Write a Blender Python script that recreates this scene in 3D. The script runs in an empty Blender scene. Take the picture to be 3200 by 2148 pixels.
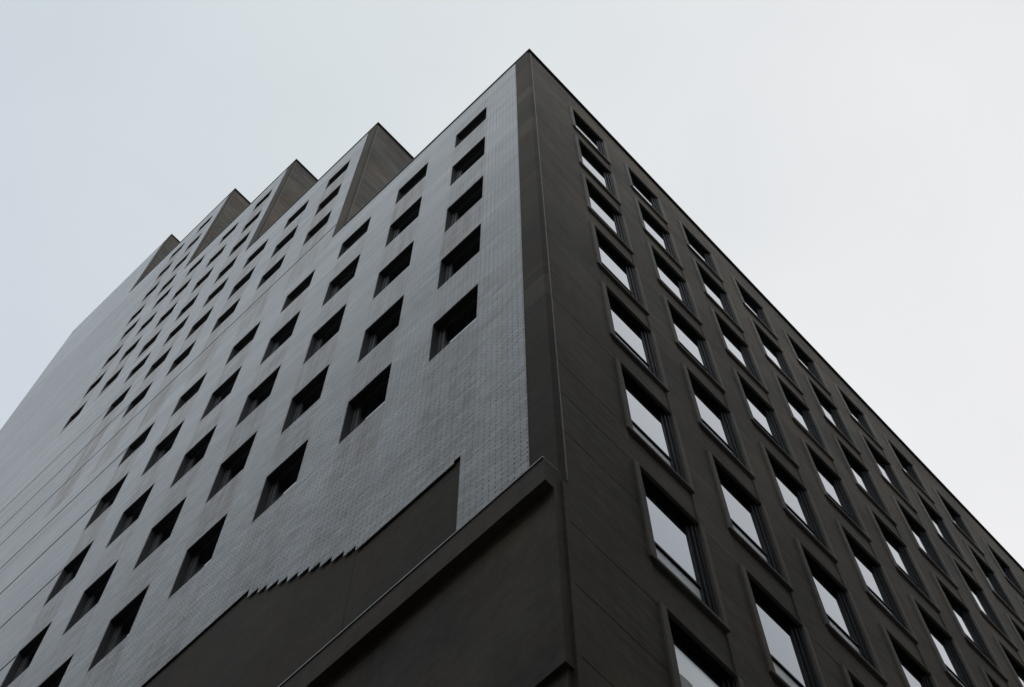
import bpy, bmesh, math, random
from mathutils import Matrix, Vector
random.seed(7)
C = bpy.context.scene.collection
SC = 1.3                      # building module -> metres
CAM = (-4.7236, -3.789, -33.5298)
ZG = 33.5298 * SC + 1.65      # metres from ground up to the module datum
def V(x, y, z): return Vector((x * SC, y * SC, z * SC + ZG))
def VL(x, y, z): return Vector((x * SC, y * SC, z * SC))

# ------------------------------------------------------------------ nodes
class NT:
    def __init__(s, name):
        s.m = bpy.data.materials.new(name); s.m.use_nodes = True
        s.t = s.m.node_tree; s.t.nodes.clear()
        s.out = s.t.nodes.new('ShaderNodeOutputMaterial')
    def n(s, typ, **kw):
        q = s.t.nodes.new(typ)
        for k, v in kw.items(): setattr(q, k, v)
        return q
    def put(s, sock, v):
        if isinstance(v, bpy.types.NodeSocket): s.t.links.new(v, sock)
        elif v is not None: sock.default_value = v
    def ma(s, op, a, b=None, c=None, clamp=False):
        q = s.n('ShaderNodeMath', operation=op, use_clamp=clamp)
        s.put(q.inputs[0], a); s.put(q.inputs[1], b); s.put(q.inputs[2], c)
        return q.outputs[0]
    def ss(s, v, a, b, lo=0., hi=1.):
        q = s.n('ShaderNodeMapRange', interpolation_type='SMOOTHSTEP')
        s.put(q.inputs[0], v)
        for i, x in enumerate((a, b, lo, hi)): q.inputs[i + 1].default_value = x
        return q.outputs[0]
    def vec(s, x, y, z):
        q = s.n('ShaderNodeCombineXYZ')
        for i, v in enumerate((x, y, z)): s.put(q.inputs[i], v)
        return q.outputs[0]
    def noise(s, v, scale=1., detail=3., rough=.5):
        q = s.n('ShaderNodeTexNoise'); s.put(q.inputs['Vector'], v)
        q.inputs['Scale'].default_value = scale; q.inputs['Detail'].default_value = detail
        q.inputs['Roughness'].default_value = rough
        return q.outputs['Fac']
    def white(s, v):
        q = s.n('ShaderNodeTexWhiteNoise', noise_dimensions='3D'); s.put(q.inputs['Vector'], v)
        return q.outputs['Value']
    def mix(s, f, a, b, mode='MIX'):
        q = s.n('ShaderNodeMix', data_type='RGBA', blend_type=mode)
        s.put(q.inputs[0], f); s.put(q.inputs[6], a); s.put(q.inputs[7], b)
        return q.outputs[2]
    def scale(s, col, f):
        q = s.n('ShaderNodeVectorMath', operation='SCALE')
        s.put(q.inputs[0], col); s.put(q.inputs['Scale'], f)
        return q.outputs[0]
    def pos(s):
        """position in building modules"""
        g = s.n('ShaderNodeNewGeometry')
        q = s.n('ShaderNodeVectorMath', operation='SUBTRACT')
        s.put(q.inputs[0], g.outputs['Position']); q.inputs[1].default_value = (0, 0, ZG)
        r = s.scale(q.outputs[0], 1 / SC)
        x = s.n('ShaderNodeSeparateXYZ'); s.put(x.inputs[0], r)
        return x.outputs[0], x.outputs[1], x.outputs[2]
    def bsdf(s, col, rough=.8, metal=0., spec=.5, bump=None, bstr=.3, bdist=.01, coat=0.):
        b = s.n('ShaderNodeBsdfPrincipled')
        s.put(b.inputs['Base Color'], col); s.put(b.inputs['Roughness'], rough)
        s.put(b.inputs['Metallic'], metal); s.put(b.inputs['Specular IOR Level'], spec)
        b.inputs['Coat Weight'].default_value = coat
        if bump is not None:
            q = s.n('ShaderNodeBump'); q.inputs['Strength'].default_value = bstr
            q.inputs['Distance'].default_value = bdist
            s.put(q.inputs['Height'], bump); s.t.links.new(q.outputs[0], b.inputs['Normal'])
        s.t.links.new(b.outputs[0], s.out.inputs[0])
        return s.m

def mat_concrete(name, col, var=.3, board=.12, panel=0., streak=.0, lines=()):
    s = NT(name); x, y, z = s.pos(); P = s.vec(x, y, z)
    big = s.noise(P, .55, 4, .6)
    fine = s.noise(P, 7., 5, .65)
    brd = s.noise(s.vec(s.ma('MULTIPLY', x, .35), s.ma('MULTIPLY', y, .35), s.ma('MULTIPLY', z, 6.)), 1.6, 4, .65)
    ver = s.noise(s.vec(s.ma('MULTIPLY', x, 5.), s.ma('MULTIPLY', y, 5.), s.ma('MULTIPLY', z, .25)), 1., 4, .6)
    f = s.ma('ADD', 1., s.ma('MULTIPLY', s.ma('SUBTRACT', big, .5), var * 2.2))
    f = s.ma('ADD', f, s.ma('MULTIPLY', s.ma('SUBTRACT', fine, .5), var * .9))
    f = s.ma('ADD', f, s.ma('MULTIPLY', s.ma('SUBTRACT', brd, .5), board * 2.))
    f = s.ma('ADD', f, s.ma('MULTIPLY', s.ma('SUBTRACT', ver, .5), streak * 2.))
    for z0, z1, a in lines:      # newer, paler patch repairs
        f = s.ma('ADD', f, s.ma('MULTIPLY', s.ma('MULTIPLY', s.ss(z, z0, z0 + .04), s.ss(z, z1 - .04, z1, 1., 0.)), a))
    if panel:
        w = s.white(s.vec(3.1, s.ma('FLOOR', s.ma('DIVIDE', s.ma('ADD', z, s.ma('MULTIPLY', y, 0.)), 1.02)), 1.7))
        f = s.ma('ADD', f, s.ma('MULTIPLY', s.ma('SUBTRACT', w, .4), panel))
    # pin holes and nicks
    vo = s.n('ShaderNodeTexVoronoi'); s.put(vo.inputs['Vector'], P); vo.inputs['Scale'].default_value = 9.
    pit = s.ss(vo.outputs['Distance'], .04, .09)
    gate = s.ss(s.noise(P, 1.3, 2), .5, .62)
    pit = s.ma('SUBTRACT', 1., s.ma('MULTIPLY', s.ma('SUBTRACT', 1., pit), s.ma('MULTIPLY', gate, .5)))
    f = s.ma('MULTIPLY', f, pit)
    warm = s.mix(s.ss(s.noise(P, .9, 3), .35, .65), (*[c * k for c, k in zip(col, (.94, 1., 1.05))], 1), (*[c * k for c, k in zip(col, (1.07, .99, .93))], 1))
    h = s.ma('ADD', s.ma('MULTIPLY', fine, .7), s.ma('MULTIPLY', brd, .6))
    return s.bsdf(s.scale(warm, f), rough=.82, spec=.35, bump=h, bstr=.5, bdist=.02)

def mat_brick(name, y0, pitch, w, z0, zp, col=(.565, .57, .55), ntop=6):
    s = NT(name); x, y, z = s.pos(); P = s.vec(x, y, z)
    CH, BL = .055, .17
    zc = s.ma('DIVIDE', z, CH); row = s.ma('FLOOR', zc); fz = s.ma('FRACT', zc)
    odd = s.ma('MULTIPLY', s.ma('FLOORED_MODULO', row, 2.), .5)
    yb = s.ma('ADD', s.ma('DIVIDE', y, BL), odd)
    fy = s.ma('FRACT', yb); bi = s.ma('FLOOR', yb)
    dy = s.ma('ABSOLUTE', s.ma('SUBTRACT', fy, .5)); dz = s.ma('ABSOLUTE', s.ma('SUBTRACT', fz, .5))
    jit = s.white(s.vec(row, bi, 5.))
    head = s.ss(dy, .442, .482)
    head = s.ma('MULTIPLY', head, s.ss(dz, .34, .46, 1., .25))
    jn = s.ss(s.noise(P, .8, 3), .3, .75, .55, 1.1)
    jn = s.ma('MULTIPLY', jn, s.ma('ADD', .55, s.ma('MULTIPLY', jit, .6)))
    # open weep joints beside the first window column
    wy = s.ma('MULTIPLY', s.ss(y, .90, .95), s.ss(y, 1.19, 1.215, 1., 0.))
    wz = s.ss(s.ma('FRACT', s.ma('DIVIDE', s.ma('ADD', z, .10 + 1.55), 3.)), .44, .50)
    wz = s.ma('MULTIPLY', wz, s.ss(s.ma('FRACT', s.ma('DIVIDE', s.ma('ADD', z, .10 + 1.55), 3.)), .985, 1., 1., 0.))
    weep = s.ma('MULTIPLY', s.ma('MULTIPLY', wy, wz), s.ma('MULTIPLY', s.ss(z, -13.8, -13.7), s.ss(z, 1.1, 1.2, 1., 0.)))
    head = s.ma('MULTIPLY', head, s.ma('ADD', jn, s.ma('MULTIPLY', weep, 1.6)), clamp=True)
    bed = s.ma('MULTIPLY', s.ss(dz, .38, .48), s.ma('ADD', .10, s.ma('MULTIPLY', s.ss(s.noise(s.vec(0., s.ma('MULTIPLY', y, .25), s.ma('MULTIPLY', row, .71)), 1., 2), .3, .7), 1.1)))
    joint = s.ma('MAXIMUM', s.ma('MULTIPLY', head, .78), s.ma('MULTIPLY', bed, .7))
    # tone: each brick, each course, large patches
    bt = s.white(s.vec(row, bi, 1.))
    ct = s.noise(s.vec(0., s.ma('MULTIPLY', y, .30), s.ma('MULTIPLY', row, .83)), 1., 3, .6)
    ct2 = s.noise(s.vec(0., s.ma('MULTIPLY', y, .12), s.ma('MULTIPLY', z, 1.3)), 1., 3, .6)
    big = s.noise(P, .35, 4, .6)
    f = s.ma('ADD', 1., s.ma('MULTIPLY', s.ma('SUBTRACT', bt, .5), .13))
    f = s.ma('ADD', f, s.ma('MULTIPLY', s.ma('SUBTRACT', ct, .5), .8))
    f = s.ma('ADD', f, s.ma('MULTIPLY', s.ma('SUBTRACT', ct2, .5), .5))
    f = s.ma('ADD', f, s.ma('MULTIPLY', s.ma('SUBTRACT', big, .5), .38))
    lt = s.ss(s.noise(s.vec(7., s.ma('MULTIPLY', y, .55), s.ma('MULTIPLY', row, 1.37)), 1., 2), .64, .72)
    f = s.ma('ADD', f, s.ma('MULTIPLY', lt, s.ma('MULTIPLY', s.ma('ADD', .4, s.white(s.vec(row, bi, 9.))), .32)))
    dk = s.ss(s.noise(s.vec(3., s.ma('MULTIPLY', y, .4), s.ma('MULTIPLY', row, 1.71)), 1., 2), .62, .72)
    f = s.ma('SUBTRACT', f, s.ma('MULTIPLY', dk, .22))
    f = s.ma('ADD', f, s.ma('MULTIPLY', weep, .07))
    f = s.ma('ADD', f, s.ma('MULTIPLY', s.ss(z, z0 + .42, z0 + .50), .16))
    # grime washed off the sills: runs down below each opening, ragged edges
    yy = s.ma('ADD', y, s.ma('MULTIPLY', s.ma('SUBTRACT', s.noise(s.vec(0., s.ma('MULTIPLY', y, 5.), s.ma('MULTIPLY', z, .7)), 1., 3), .5), .25))
    u = s.ma('FRACT', s.ma('DIVIDE', s.ma('SUBTRACT', yy, y0 - .1), pitch))
    ww = (w + .2) / pitch
    st = s.ma('MULTIPLY', s.ma('MULTIPLY', s.ss(u, 0., .10), s.ss(u, ww - .10, ww, 1., 0.)), s.ma('MULTIPLY', s.ss(y, y0 - .3, y0 - .1), s.ss(y, y0 + pitch * ntop - .6, y0 + pitch * ntop - .3, 1., 0.)))
    run = s.ss(s.noise(s.vec(1.3, s.ma('MULTIPLY', y, 8.), s.ma('MULTIPLY', z, .5)), 1., 4, .6), .32, .7, .25, 1.)
    amt = s.ss(s.noise(s.vec(s.ma('FLOOR', s.ma('DIVIDE', z, zp)), s.ma('FLOOR', s.ma('DIVIDE', s.ma('SUBTRACT', y, y0 - .1), pitch)), 2.), 3.7, 1), .3, .7, .45, 1.1)
    lowz = s.ss(z, z0 - zp * 7.2, z0 - zp * 5.0, .0, 1.)
    st = s.ma('MULTIPLY', s.ma('MULTIPLY', s.ma('MULTIPLY', st, run), amt), s.ma('MULTIPLY', lowz, s.ss(z, z0 + .1, z0 - 1.3, .25, 1.)))
    c = s.mix(joint, s.scale(s.mix(0., (*col, 1), (*col, 1)), f), (.085, .09, .09, 1))
    c = s.mix(s.ma('MULTIPLY', st, 1.05, clamp=True), c, s.mix(1., c, (.62, .52, .45, 1), 'MULTIPLY'))
    rg = s.ma('ADD', .34, s.ma('MULTIPLY', bt, .16))
    rg = s.ma('ADD', rg, s.ma('MULTIPLY', joint, .4))
    h = s.ma('ADD', s.ma('SUBTRACT', 1., joint), s.ma('MULTIPLY', bt, .35))
    return s.bsdf(c, rough=rg, spec=.5, bump=h, bstr=.25, bdist=.006)

def mat_plain(name, col, rough=.5, metal=0., spec=.5, var=.15, scale=4.):
    s = NT(name); x, y, z = s.pos(); P = s.vec(x, y, z)
    f = s.ma('ADD', 1 - var / 2, s.ma('MULTIPLY', s.noise(P, scale, 4, .6), var))
    return s.bsdf(s.scale(s.mix(0., (*col, 1), (*col, 1)), f), rough=s.ma('MULTIPLY', s.ma('ADD', .8, s.ma('MULTIPLY', s.noise(P, scale * 2, 3), .4)), rough), metal=metal, spec=spec)

def mat_glass(name, surfaces=3., tint=(.97, .985, 1., 1), wav=.02):
    """sealed double glazing in front of a dark room: reflection of a stack of panes"""
    s = NT(name); x, y, z = s.pos(); P = s.vec(x, y, z)
    fr = s.n('ShaderNodeFresnel'); fr.inputs[0].default_value = 1.52
    R = fr.outputs[0]
    R = s.ma('DIVIDE', s.ma('MULTIPLY', R, surfaces), s.ma('ADD', 1., s.ma('MULTIPLY', R, surfaces - 1.)))
    b = s.n('ShaderNodeBump'); b.inputs['Strength'].default_value = wav; b.inputs['Distance'].default_value = .02
    s.put(b.inputs['Height'], s.noise(P, 1.1, 2))
    g = s.n('ShaderNodeBsdfGlossy'); g.inputs['Roughness'].default_value = .0; oi = s.n('ShaderNodeObjectInfo'); s.put(g.inputs['Color'], s.scale(s.mix(0., tint, tint), s.ma('ADD', .88, s.ma('MULTIPLY', oi.outputs['Random'], .15))))
    d = s.n('ShaderNodeBsdfDiffuse')
    dirt = s.ss(s.noise(s.vec(s.ma('MULTIPLY', x, 6.), s.ma('MULTIPLY', y, 6.), s.ma('MULTIPLY', z, .8)), 1., 4), .4, .8, .004, .02)
    s.put(d.inputs['Color'], s.vec(dirt, s.ma('MULTIPLY', dirt, 1.1), s.ma('MULTIPLY', dirt, 1.15)))
    s.t.links.new(b.outputs[0], g.inputs['Normal'])
    m = s.n('ShaderNodeMixShader'); s.put(m.inputs[0], R)
    s.t.links.new(d.outputs[0], m.inputs[1]); s.t.links.new(g.outputs[0], m.inputs[2])
    s.t.links.new(m.outputs[0], s.out.inputs[0])
    return s.m

M = {}
CON = (.146, .121, .090)
M['con'] = mat_concrete('board_marked_concrete', CON, .85, .55, 0., .14)
M['con_sill'] = mat_concrete('smooth_precast_concrete', (.240, .220, .190), .5, .06)
M['con_side'] = mat_concrete('streaked_concrete', (.138, .120, .096), .8, 1.3, 0., .15)
M['con_strip'] = mat_concrete('corner_concrete', (.088, .070, .047), .6, .4, .0, 0., ((-3.1, -2.4, .5), (-6.1, -5.1, .42), (-15.0, -14.2, .75), (-13.9, -13.65, .25), (-9.4, -8.9, .2)))
M['render'] = mat_concrete('rendered_wall', (.090, .072, .046), .8, .06, 0., .10)
M['podium'] = mat_concrete('podium_concrete', (.140, .116, .086), .9, .10, 0., .2)
M['trim'] = mat_plain('pale_trim', (.22, .22, .21), .6)
M['flash'] = mat_plain('zinc_flashing', (.32, .32, .31), .5, .5)
M['coping'] = mat_plain('dark_coping', (.040, .038, .034), .6)
M['frame'] = mat_plain('anthracite_aluminium', (.012, .014, .018), .5, 0., .22)
M['frame2'] = mat_plain('grey_aluminium', (.15, .155, .155), .5, .2)
M['liner'] = mat_plain('dark_reveal', (.055, .054, .052), .6)
M['metal'] = mat_plain('brushed_infill', (.46, .48, .48), .42, .85, .5, .1)
M['glass'] = mat_glass('sky_reflecting_glass', 2.6, (.93, .965, 1., 1))
M['glass2'] = mat_glass('deep_set_glass', 3.)
M['mortar'] = mat_plain('dark_mortar', (.022, .022, .021), .9)
M['core'] = mat_plain('dark_core', (.05, .05, .05), .9)
M['roof'] = mat_plain('roof_felt', (.12, .12, .12), .9)
M['ground'] = mat_plain('asphalt', (.06, .06, .06), .9)
M['paving'] = mat_plain('paving_stone', (.12, .12, .115), .85)
M['clad'] = mat_plain('blue_grey_cladding', (.55, .62, .68), .4)
M['opp'] = mat_concrete('pale_stone', (.20, .19, .17), .2, .04)

# ------------------------------------------------------------------ mesh helpers
class MB:
    def __init__(s): s.bm = bmesh.new(); s.f = VL
    def quad(s, *p):
        vs = [s.bm.verts.new(s.f(*q)) for q in p]
        return s.bm.faces.new(vs)
    def box(s, x0, x1, y0, y1, z0, z1):
        v = [s.bm.verts.new(s.f(x, y, z)) for x in (x0, x1) for y in (y0, y1) for z in (z0, z1)]
        for i in ((0, 1, 3, 2), (4, 6, 7, 5), (0, 4, 5, 1), (2, 3, 7, 6), (0, 2, 6, 4), (1, 5, 7, 3)):
            s.bm.faces.new([v[k] for k in i])
        return v
    def bevel(s, w, seg=2):
        bmesh.ops.bevel(s.bm, geom=s.bm.edges[:], offset=w * SC, segments=seg, affect='EDGES', profile=.5)
    def done(s, name, mat, parent=None, loc=None, mats=None):
        bmesh.ops.recalc_face_normals(s.bm, faces=s.bm.faces[:])
        me = bpy.data.meshes.new(name); s.bm.to_mesh(me); s.bm.free()
        me.materials.append(mat)
        o = bpy.data.objects.new(name, me); C.objects.link(o)
        if parent is not None: o.parent = parent
        if loc is not None: o.location = loc
        return o

def tag(o, label=None, cat=None, group=None, kind=None):
    for k, v in (('label', label), ('category', cat), ('group', group), ('kind', kind)):
        if v: o[k] = v

def world_mb():
    m = MB(); m.f = V; return m

def wall_cells(m, P, us, vs, solid, t, depthdir):
    """a slab wall seen from outside: P(u,v,d)->point, faces for solid cells + returns on every free edge"""
    nu, nv = len(us) - 1, len(vs) - 1
    S = [[solid((us[i] + us[i + 1]) / 2, (vs[j] + vs[j + 1]) / 2) for j in range(nv)] for i in range(nu)]
    g = lambda i, j: 0 <= i < nu and 0 <= j < nv and S[i][j]
    for i in range(nu):
        for j in range(nv):
            if not S[i][j]: continue
            a, b, c, d = us[i], us[i + 1], vs[j], vs[j + 1]
            m.quad(P(a, c, 0), P(b, c, 0), P(b, d, 0), P(a, d, 0))
            if not g(i - 1, j): m.quad(P(a, c, 0), P(a, d, 0), P(a, d, t), P(a, c, t))
            if not g(i + 1, j): m.quad(P(b, c, 0), P(b, c, t), P(b, d, t), P(b, d, 0))
            if not g(i, j - 1): m.quad(P(a, c, 0), P(a, c, t), P(b, c, t), P(b, c, 0))
            if not g(i, j + 1): m.quad(P(a, d, 0), P(b, d, 0), P(b, d, t), P(a, d, t))
    bmesh.ops.remove_doubles(m.bm, verts=m.bm.verts[:], dist=1e-5)

def uniq(l):
    o = []
    for v in sorted(l):
        if not o or v - o[-1] > 1e-4: o.append(v)
    return o

# ------------------------------------------------------------------ the tower
tower = bpy.data.objects.new('office_tower', None); C.objects.link(tower)
tower.empty_display_size = 2
tag(tower, 'dark concrete and pale glazed brick tower stepping up along its roofline', 'building')

ROOF = [1.35, 11.84, 21.75, 31.98, 39.55]
CORN = [0., 5.565, 10.52, 15.84, 21.77]
STRIP = [.405, 5.93, 10.92, 16.14, 22.27]
YEND = 28.62
XEND = 22.
XR = [1.245, 2.903, 4.56, 6.235, 7.90, 9.575, 11.26, 12.95, 14.72, 16.47, 18.22]
WR, HR = .923, 2.12
ZLOW = -34.7

# left windows: (y, z top, width, height, big)
LW = []
for r in range(5):
    for c in range(7):
        zt = -.093 - 3 * r; h = 1.478
        if r == 0: zt -= .34; h = 1.147
        LW.append((1.22 + 1.6535 * c, zt, .862, h, 0))
for r, (zt, h) in enumerate(((10.0, 1.06), (7.47, 1.14), (4.88, 1.12))):
    for c in range(6):
        if r == 2 and c == 5: continue
        LW.append((6.43 + 1.586 * c, zt, .84, h, 1))
for r, (zt, h) in enumerate(((20.04, .96), (17.45, 1.02), (14.99, 1.08), (12.42, 1.08))):
    for c in range(5): LW.append((11.355 + 1.636 * c, zt, .80, h, 2))
for r, (zt, h) in enumerate(((30.28, .92), (27.75, 1.0), (25.2, 1.03), (22.57, 1.03))):
    for c in range(2): LW.append((16.73 + 1.63 * c, zt, .80, h, 3))

SEAMS = [(2.40, 5.5), (4.76, 13.62), (7.33, 15.22), (-.50, 12.02), (-3.13, 12.02), (-6.15, 12.02), (-9.2, 12.02)]
TEETH = [(4.91, 4.71, -16.22), (4.71, 4.53, -16.37), (4.53, 4.31, -16.53), (4.31, 4.13, -16.69), (4.13, 3.93, -16.85),
         (3.93, 3.73, -16.99), (3.73, 3.53, -17.14), (3.53, 3.33, -17.29), (3.33, 3.12, -17.44), (3.12, 2.92, -17.59),
         (2.92, 1.46, -17.72), (1.46, 1.36, -17.66), (1.36, .3, -20.3)]
def brick_bottom(y):
    if y >= 4.91: return -16.01
    for a, b, z in TEETH:
        if b <= y < a: return z
    return -20.3

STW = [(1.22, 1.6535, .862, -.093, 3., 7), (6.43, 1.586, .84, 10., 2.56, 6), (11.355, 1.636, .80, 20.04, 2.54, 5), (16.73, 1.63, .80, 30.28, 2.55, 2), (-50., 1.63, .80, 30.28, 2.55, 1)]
zlo = [-20.3, ROOF[0], ROOF[1], ROOF[2], ROOF[3]]
SEAMH = .05
for k in range(5):
    ztop = ROOF[k] - .10 if k < 4 else ROOF[k] - .02
    zbot = zlo[k] if k == 0 else ROOF[k - 1] - 1.0
    zcut = ROOF[k] - 1.0
    ya = STRIP[k]
    # a block's brickwork runs on to the far end, butting the block above
    holes = [w for w in LW if w[4] == k]
    allh = [w for w in LW if zbot - 1 < w[1] < ztop + 1 and w[4] <= k] if k == 0 else holes
    us = [ya, YEND]; vs = [zbot, ztop]
    for w in LW:
        if w[1] <= ztop and w[1] - w[3] >= zbot: us += [w[0], w[0] + w[2]]; vs += [w[1], w[1] - w[3]]
    if k == 0:
        for a, b, z in TEETH: us += [a, b]; vs.append(z)
        vs.append(-16.01)
    sm = [q for q in SEAMS if zbot < q[0] < ztop]
    for z, y in sm: vs += [z - SEAMH, z + SEAMH]; us.append(max(y, ya))
    if k < 4: us.append(STRIP[k + 1]); vs.append(zcut)
    us, vs = uniq([u for u in us if ya <= u <= YEND]), uniq([v for v in vs if zbot <= v <= ztop])
    def solid(u, v, k=k, sm=sm, zcut=zcut):
        for w in LW:
            if w[0] < u < w[0] + w[2] and w[1] - w[3] < v < w[1]: return False
        for z, y in sm:
            if abs(v - z) < SEAMH and u > y: return False
        if k == 0 and v < brick_bottom(u): return False
        if k < 4 and u > STRIP[k + 1] and v > zcut: return False
        return True
    m = world_mb()
    # strips: above the next block's roof line only the stretch in front of that block exists
    wall_cells(m, lambda u, v, d: (d, u, v), us, vs, solid, .012, 1)
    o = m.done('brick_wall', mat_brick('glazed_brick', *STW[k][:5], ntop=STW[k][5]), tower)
    # ---- backing sheet behind the brick (shows in the joints)
    # ---- core of the block
    m = world_mb()
    m.box(.32, XEND - .3, CORN[k] + .32, YEND - .3, (ZLOW if k == 0 else ROOF[k - 1] + .0), ROOF[k] - .25)
    m.done('core', M['core'], tower)

for z, y in SEAMS:              # dark sealant in the movement joints
    m = world_mb(); m.box(.003, .0315, (STRIP[1] if y < 6 else y) + .002, YEND - .01, z - SEAMH + .002, z + SEAMH - .002)
    m.done('joint_sealant', M['mortar'], tower)
# backing wall with openings a little larger than the holes (shows only in the joints)
m = world_mb()
us = [.41, YEND]; vs = [-16.0, ROOF[4] - .1]
for w in LW: us += [w[0] - .02, w[0] + w[2] + .02]; vs += [w[1] + .02, w[1] - w[3] - .02]
us += [c + .1 for c in CORN[1:]]; vs += [r - .1 for r in ROOF[:4]]
us, vs = uniq(us), uniq(vs)
def solidb(u, v):
    for w in LW:
        if w[0] - .02 < u < w[0] + w[2] + .02 and w[1] - w[3] - .02 < v < w[1] + .02: return False
    for k in range(4):
        if u < CORN[k + 1] + .1 and v > ROOF[k] - .1: return False
    return True
wall_cells(m, lambda u, v, d: (.032 + d, u, v), us, vs, solidb, .10, 1)
m.done('backing_wall', M['mortar'], tower)

# ---- concrete facade on the right side (y = 0 is the face of the window surrounds)
LIP = (.088, .078, .035)      # left, right, top lip widths
PW, SW = .032, .048           # pier and spandrel planes
VIS = [8, 8, 7, 7, 6, 6, 5, 4, 3, 2, 2]
NR = [max(v + 1, 3) for v in VIS]
holes = []
for i, x in enumerate(XR):
    for r in range(NR[i]):
        zt = -3. * r - (.335 if r == 0 else 0.); zb = -3. * r - HR
        holes.append((x - LIP[0] + .03, x + WR + LIP[1] - .03, zb + .03, zt - .01 if r else zt - .01, r, x))
JOINTS = [-3.4, -17.1, -19.03, -6.62, -12.02, -15.0, -18.0, -21.01, -22.11, -23.2, -25.6, -28.0]
us = [.055, XEND]; vs = [ZLOW, ROOF[0] - .075]
for h in holes: us += [h[0], h[1]]; vs += [h[2], h[3]]
us, vs = uniq(us), uniq(vs)
vs = uniq(vs + [q for z in JOINTS for q in (z - .008, z + .008)])
us = uniq(us)
def hole_at(u, v):
    for h in holes:
        if h[0] < u < h[1] and h[2] < v < h[3]: return True
    return False
def spandrel_at(u, v):
    for i, x in enumerate(XR):
        if x - LIP[0] + .03 < u < x + WR + LIP[1] - .03 and -3. * (NR[i] - 1) - 1. < v < -.4: return True
    return False
def joint_at(u, v):
    for z in JOINTS:
        if abs(v - z) < .008:
            return u < XR[0] - LIP[0] or z in (-18.0, -21.01, -22.11)
    return False
m = world_mb()
wall_cells(m, lambda u, v, d: (u, PW + d, v), us, vs, lambda u, v: not hole_at(u, v) and not spandrel_at(u, v) and not joint_at(u, v), .05, 1)
concrete = m.done('concrete_facade', M['con'], tower)
for i, x in enumerate(XR):
    for r in range(NR[i] - 1):
        m = world_mb()
        m.box(x - LIP[0] + .029, x + WR + LIP[1] - .029, SW, .0745, -3. * (r + 1) - .012, -3. * r - HR + .032)
        m.done('spandrel_panel', M['con'], tower)
m = world_mb()
wall_cells(m, lambda u, v, d: (u, .075 + d, v), us, vs, lambda u, v: not hole_at(u, v), .08, 1)
m.done('backing_wall', M['mortar'], tower)

# ---- corners, copings, side walls, roofs
CH = .05
for k in range(5):
    zb = -20.28 if k == 0 else ROOF[k - 1] - .10
    zt = ROOF[k] - .075
    y0 = CORN[k]
    # corner strip : bevelled column clad in concrete, on the brick side
    m = world_mb()
    for (a, b) in ((zb, zt),):
        pts = [(-.004, y0 + CH), (-.004, STRIP[k] - .004), (.28, STRIP[k] - .004), (.28, y0 + .29), (CH, y0 + .29), (CH, y0 + (PW - .004)), (CH - .004, y0 + (PW - .006) )]
        pts = [(-.004, y0 + CH + .01), (-.004, STRIP[k] - .003), (.28, STRIP[k] - .003), (.28, y0 + .29), (CH - .002, y0 + .29), (CH - .002, y0 + .020)]
        bot = [m.bm.verts.new(V(x, y, a)) for x, y in pts]; top = [m.bm.verts.new(V(x, y, b)) for x, y in pts]
        n = len(pts)
        for i in range(n): m.bm.faces.new((bot[i], bot[(i + 1) % n], top[(i + 1) % n], top[i]))
        m.bm.faces.new(bot[::-1]); m.bm.faces.new(top)
    m.done('corner_strip', M['con_strip'], tower)
    m = world_mb(); m.box(CH + .0, CH + .013, y0 + .012, y0 + .06, zb + (.05 if k == 0 else .13), zt - .14)
    m.done('corner_trim', M['trim'], tower)
    m = world_mb(); m.box(STRIP[k] and -.007, .02, STRIP[k] - .014, STRIP[k] - .004 + .002, (-19.9 if k == 0 else zb + .01), zt - .01)
    m.done('edge_bead', M['con_sill'], tower)
    if k:
        m = world_mb(); m.box(CH + .014, XEND, y0 + .03, y0 + .28, ROOF[k - 1] - .2, zt)
        m.done('side_wall', M['con_side'], tower)
    if k < 4 or True:
        m = world_mb()
        yb = CORN[k + 1] + .03 if k < 4 else YEND
        if k < 4:
            m.box(-.018, .30, y0 - .018, yb - .035, zt, ROOF[k])
            m.box(.30, XEND, y0 - .018, y0 + .30, zt + .0, ROOF[k])
        else:
            m.box(-.010, .30, y0 - .012, y0 + .30, zt, ROOF[k]); m.box(.30, XEND, y0 - .012, y0 + .30, zt, ROOF[k])
        m.done('coping', M['coping'], tower)
    m = world_mb(); m.box(.31, XEND, y0 + .31, YEND - .02, ROOF[k] - .24, ROOF[k] - .12)
    m.done('roof', M['roof'], tower)
m = world_mb(); m.box(.034, XEND, YEND - .28, YEND - .004, ZLOW, ROOF[4] - .03); m.done('side_wall', M['con_side'], tower)
m = world_mb(); m.box(-.004, .3, STRIP[4] + .3, YEND, ROOF[4] - .02, ROOF[4]); m.done('coping', M['flash'], tower)

# ---- rendered strip under the brick, podium and its cornice
m = world_mb(); m.box(.028, .16, 2.945, YEND, ZLOW, -15.9); m.done('rendered_wall', M['render'], tower)
m = world_mb(); m.box(.028, .16, 1.36, 2.939, ZLOW, -15.9); m.done('rendered_wall', M['render'], tower)
m = world_mb(); m.box(.036, .16, .06, 1.355, ZLOW, -19.0); m.done('rendered_wall', M['render'], tower)
m = world_mb()
m.box(-.21, .026, .045, YEND, -20.585, -20.125)
o = m.done('cornice', M['podium'], tower)
m = world_mb(); m.box(-.222, .025, .05, YEND + .01, -20.123, -20.100); f = m.done('flashing', M['flash'], o)
m = world_mb()
m.box(-.10, .027, .045, YEND, -23.44, -20.587)
m.box(-.055, .027, .07, YEND, ZLOW, -23.442)
m.done('podium_wall', M['podium'], tower)
m = world_mb()
m.box(-.004, .05, .02, .135, ZLOW, -20.3)
m.done('corner_strip', M['con'], tower)

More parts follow.
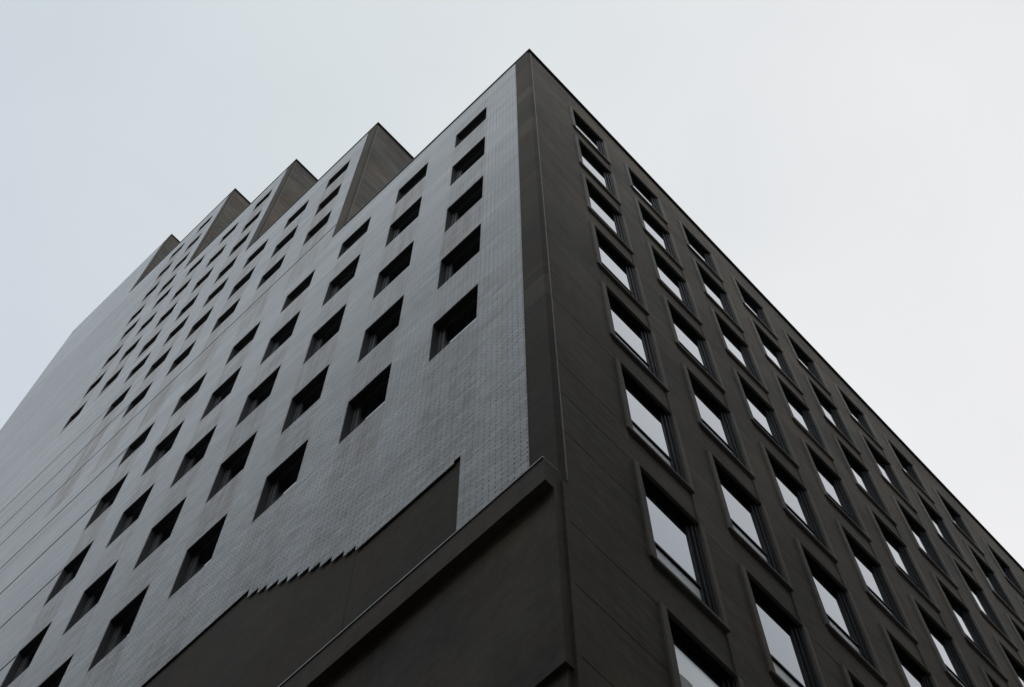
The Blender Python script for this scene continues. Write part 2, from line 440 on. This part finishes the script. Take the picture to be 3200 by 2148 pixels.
# ------------------------------------------------------------------ windows
def ring(m, ox0, ox1, oz0, oz1, ix0, ix1, iz0, iz1, y0, y1):
    """rectangular ring in the xz plane from y0 (front) to y1"""
    o = [(ox0, oz0), (ox1, oz0), (ox1, oz1), (ox0, oz1)]; i = [(ix0, iz0), (ix1, iz0), (ix1, iz1), (ix0, iz1)]
    vo = {}
    for nm, L in (('o', o), ('i', i)):
        for y in (y0, y1): vo[nm, y] = [m.bm.verts.new(m.f(x, y, z)) for x, z in L]
    front = []
    for k in range(4):
        q = (k + 1) % 4
        front.append(m.bm.faces.new((vo['o', y0][k], vo['o', y0][q], vo['i', y0][q], vo['i', y0][k])))
        m.bm.faces.new((vo['o', y1][k], vo['i', y1][k], vo['i', y1][q], vo['o', y1][q]))
        m.bm.faces.new((vo['o', y0][k], vo['o', y1][k], vo['o', y1][q], vo['o', y0][q]))
        m.bm.faces.new((vo['i', y0][k], vo['i', y0][q], vo['i', y1][q], vo['i', y1][k]))
    es = [e for nm in 'oi' for k in range(4) for e in [m.bm.edges.get((vo[nm, y0][k], vo[nm, y0][(k + 1) % 4]))]]
    return es

def make_window(top):
    """framed window of the concrete side; local origin: top corner of the opening nearest the street corner"""
    zb = -HR + .07; zt = -top
    m = MB()
    es = ring(m, -LIP[0], WR + LIP[1], -HR, zt + LIP[2], 0, WR, zb, zt, 0., .06)
    bmesh.ops.bevel(m.bm, geom=es, offset=.012 * SC, segments=3, affect='EDGES', profile=.5)
    win = m.done('window', M['con_sill'], tower)
    m = MB()
    ring(m, -.02, WR + .02, zb - .02, zt + .02, .048, WR - .048, zb + .02, zt - .03, .040, .125)
    ring(m, .030, WR - .030, zb + .01, zt - .02, .092, WR - .092, zb + .05, zt - .06, .061, .124)
    ring(m, .08, WR - .08, zb + .03, zt - .05, .136, WR - .136, zb + .08, zt - .09, .085, .123)
    m.box(.12, WR - .12, .080, .118, -1.46, -1.437); m.box(.12, WR - .12, .0955, .117, -1.50, -1.461)  # lowest bar: dark strip standing in for the transom's shadow and reflection
    m.box(.12, WR - .12, .085, .119, -1.432, -1.405)
    fr = m.done('frame', M['frame'], win)
    m = MB(); m.box(.12, WR - .12, .097, .116, -1.43, zt - .06); p = m.done('pane', M['glass'], win)
    m = MB(); m.box(.12, WR - .12, .098, .114, zb + .06, -1.47); b = m.done('infill_panel', M['metal'], win)
    return win, [fr, p, b]

def make_deep(h, w):
    """deep-set window of the brick side; local origin: top corner of the opening nearest the street corner (x inwards, y away)"""
    m = MB()
    t = .012
    def sw(x, y, z): return m0(y, x, z)
    m0 = m.f
    m.f = lambda x, y, z: m0(y, x, z)         # rings are drawn in the yz plane
    ring(m, -.018, w + .018, -h - .018, .018, .002, w - .002, -h + .002, -.002, .0135, .215)
    win = m.done('deep_set_window', M['liner'], tower)
    m = MB(); q0 = m.f; m.f = lambda x, y, z: q0(y, x, z)
    ring(m, -.004, w + .004, -h - .004, .005, .042, w - .042, -h + .04, -.004, .130, .21)
    ring(m, .050, w - .050, -h + .03, .004, .090, w - .090, -h + .075, -.006, .148, .209)
    fr = m.done('frame', M['frame2'], win)
    m = MB(); q1 = m.f; m.f = lambda x, y, z: q1(y, x, z)
    m.box(.03, w - .03, .1705, .2, -h + .02, -.008)
    p = m.done('pane', M['glass2'], win)
    return win, [fr, p]

def place(proto, used, loc, wob):
    w, ch = proto
    if used:
        n = w.copy(); C.objects.link(n); n.parent = tower
        cs = []
        for c in ch:
            d = c.copy(); C.objects.link(d); d.parent = n; cs.append(d)
    else: n, cs = w, ch
    n.location = loc
    for c in cs:
        if c.name.startswith('pane'):
            c.rotation_euler = (random.uniform(-wob, wob), 0, random.uniform(-wob, wob))
    return n

protos = {True: make_window(.335), False: make_window(0.)}
used = set()
for i, x in enumerate(XR):
    for r in range(NR[i]):
        place(protos[r == 0], (r == 0) in used, V(x, 0, -3. * r), .0045); used.add(r == 0)
dp = {}
for y, zt, w, h, k in LW:
    key = (round(h, 3), round(w, 3))
    first = key not in dp
    if first: dp[key] = make_deep(h, w)
    place(dp[key], not first, V(0, y, zt), .0015)

# plug the facade openings below the modelled storeys with plain shuttered panels
m = world_mb(); m.box(.06, XEND, .16, .30, ZLOW, ROOF[0] - .1); m.done('inner_wall', M['core'], tower)

# ------------------------------------------------------------------ street
m = world_mb()
zg = -ZG / SC
m.quad((-400, -400, zg), (400, -400, zg), (400, 400, zg), (-400, 400, zg))
tag(m.done('ground', M['ground']), kind='structure')
m = world_mb(); m.box(-2.6, XEND + 2, -2.6, YEND + 2, zg - .1, zg + .1)
tag(m.done('pavement', M['paving']), kind='structure')

def opposite(name, x0, x1, y0, y1, zt, label, face):
    r = bpy.data.objects.new(name, None); C.objects.link(r)
    tag(r, label, 'building')
    m = world_mb(); m.box(x0, x1, y0, y1, zg + .1, zt); m.done('wall', M['opp'], r)
    m = world_mb(); m.box(x0 - .15, x1 + .15, y0 - .15, y1 + .15, zt + .002, zt + .35); m.done('cornice', M['con_sill'], r)
    m = world_mb()
    z = zg + 2.
    while z + 2 < zt:
        if face == 'y':
            x = x0 + .8
            while x + 1.2 < x1: m.box(x, x + 1.1, y1 - .05, y1 + .02, z, z + 1.5); x += 2.2
        else:
            y = y0 + .8
            while y + 1.2 < y1: m.box(x1 - .05, x1 + .02, y, y + 1.1, z, z + 1.5); y += 2.2
        z += 2.7
    w = m.done('window', M['frame'], r); w['kind'] = 'stuff'
    return r
opposite('added_stone_building', -14, 60, -30, -13., -3., 'unseen pale stone building added to shade the lower concrete facade', 'y')  # both stone buildings are added out of view to darken the lower walls
opposite('added_stone_building', -40, -15., -12, 60, -5., 'unseen pale stone building added to shade the lower brick facade', 'x')
o = opposite('added_metal_tower', 13, 33, -31, -13.5, 22.5, 'unseen blue grey metal clad tower added for its reflection in a lower window', 'y')  # unseen tower, added to be mirrored in a low pane
for c in o.children:
    if c.name.startswith('wall'): c.data.materials[0] = M['clad']

# ------------------------------------------------------------------ light
W = bpy.data.worlds.new('World'); bpy.context.scene.world = W; W.use_nodes = True
t = W.node_tree; t.nodes.clear()
EL, AZ = math.radians(52), math.radians(60)       # sun high behind the building, veiled by cloud
sky = t.nodes.new('ShaderNodeTexSky'); sky.sky_type = 'NISHITA'; sky.sun_disc = False
sky.sun_elevation = EL; sky.sun_rotation = AZ; sky.air_density = 1.; sky.dust_density = 2.
tc = t.nodes.new('ShaderNodeTexCoord')
dot = t.nodes.new('ShaderNodeVectorMath'); dot.operation = 'DOT_PRODUCT'
t.links.new(tc.outputs['Generated'], dot.inputs[0]); dot.inputs[1].default_value = (.62, -.65, .20)
nz = t.nodes.new('ShaderNodeTexNoise'); nz.inputs['Scale'].default_value = 3.2; nz.inputs['Detail'].default_value = 5; nz.inputs['Roughness'].default_value = .5
t.links.new(tc.outputs['Generated'], nz.inputs['Vector'])
def wm(op, a, b, c=None):
    q = t.nodes.new('ShaderNodeMath'); q.operation = op
    for i, v in enumerate((a, b, c)):
        if v is None: continue
        if isinstance(v, bpy.types.NodeSocket): t.links.new(v, q.inputs[i])
        else: q.inputs[i].default_value = v
    return q.outputs[0]
fac = wm('MULTIPLY_ADD', dot.outputs['Value'], 1.45, .24)
fac = wm('ADD', fac, wm('MULTIPLY', wm('SUBTRACT', nz.outputs['Fac'], .5), .55))
cr = t.nodes.new('ShaderNodeValToRGB'); t.links.new(fac, cr.inputs[0])
e = cr.color_ramp.elements
e[0].position = 0.; e[0].color = (.60, .665, .74, 1)
e[1].position = 1.; e[1].color = (.86, .86, .875, 1)
q = e.new(.42); q.color = (.715, .765, .785, 1)
q = e.new(.72); q.color = (.81, .825, .84, 1)
sx = t.nodes.new('ShaderNodeSeparateXYZ'); t.links.new(tc.outputs['Generated'], sx.inputs[0])
bk = t.nodes.new('ShaderNodeMapRange'); bk.interpolation_type = 'SMOOTHSTEP'
t.links.new(wm('ADD', sx.outputs[1], wm('MULTIPLY', wm('SUBTRACT', nz.outputs['Fac'], .5), .12)), bk.inputs[0])
for i, v in enumerate((-.34, -.09, 0., 1.)): bk.inputs[i + 1].default_value = v
bm_ = t.nodes.new('ShaderNodeMix'); bm_.data_type = 'RGBA'
t.links.new(bk.outputs[0], bm_.inputs[0]); bm_.inputs[6].default_value = (.60, .635, .68, 1); t.links.new(cr.outputs[0], bm_.inputs[7])
n2 = t.nodes.new('ShaderNodeTexNoise'); n2.inputs['Scale'].default_value = 7.; n2.inputs['Detail'].default_value = 6; n2.inputs['Distortion'].default_value = .6
t.links.new(tc.outputs['Generated'], n2.inputs['Vector'])
sc = t.nodes.new('ShaderNodeVectorMath'); sc.operation = 'SCALE'
t.links.new(wm('MULTIPLY_ADD', n2.outputs['Fac'], .9, 9.6), sc.inputs['Scale'])
t.links.new(bm_.outputs[2], sc.inputs[0])
mx = t.nodes.new('ShaderNodeMix'); mx.data_type = 'RGBA'; mx.inputs[0].default_value = .95
t.links.new(sky.outputs[0], mx.inputs[6]); t.links.new(sc.outputs[0], mx.inputs[7])
bg = t.nodes.new('ShaderNodeBackground'); bg.inputs['Strength'].default_value = .1
t.links.new(mx.outputs[2], bg.inputs['Color'])
ow = t.nodes.new('ShaderNodeOutputWorld'); t.links.new(bg.outputs[0], ow.inputs[0])

L = bpy.data.lights.new('sun', 'SUN'); L.energy = .6; L.angle = math.radians(20); L.color = (1., .96, .9)
lo = bpy.data.objects.new('sun', L); C.objects.link(lo)
d = Vector((math.sin(AZ) * math.cos(EL), math.cos(AZ) * math.cos(EL), math.sin(EL)))
lo.rotation_euler = d.to_track_quat('Z', 'Y').to_euler(); lo.location = (30, 30, 120)

# ------------------------------------------------------------------ camera
cd = bpy.data.cameras.new('camera'); co = bpy.data.objects.new('camera', cd); C.objects.link(co)
R_, D_, F_ = Vector((.6903, -.7235, -.0045)), Vector((.6794, .6503, -.3399)), Vector((.2488, .2316, .9405))
mt = Matrix((R_, -D_, -F_)).transposed().to_4x4(); mt.translation = V(*CAM)
co.matrix_world = mt
cd.sensor_width = 36.; cd.lens = 36. * 5182.01 / 3200.; cd.clip_end = 5000; cd.clip_start = .1
S = bpy.context.scene
S.camera = co
S.view_settings.view_transform = 'Standard'; S.view_settings.look = 'None'
S.view_settings.exposure = 0.; S.view_settings.gamma = 1.
S.render.engine = 'CYCLES'
S.cycles.max_bounces = 8
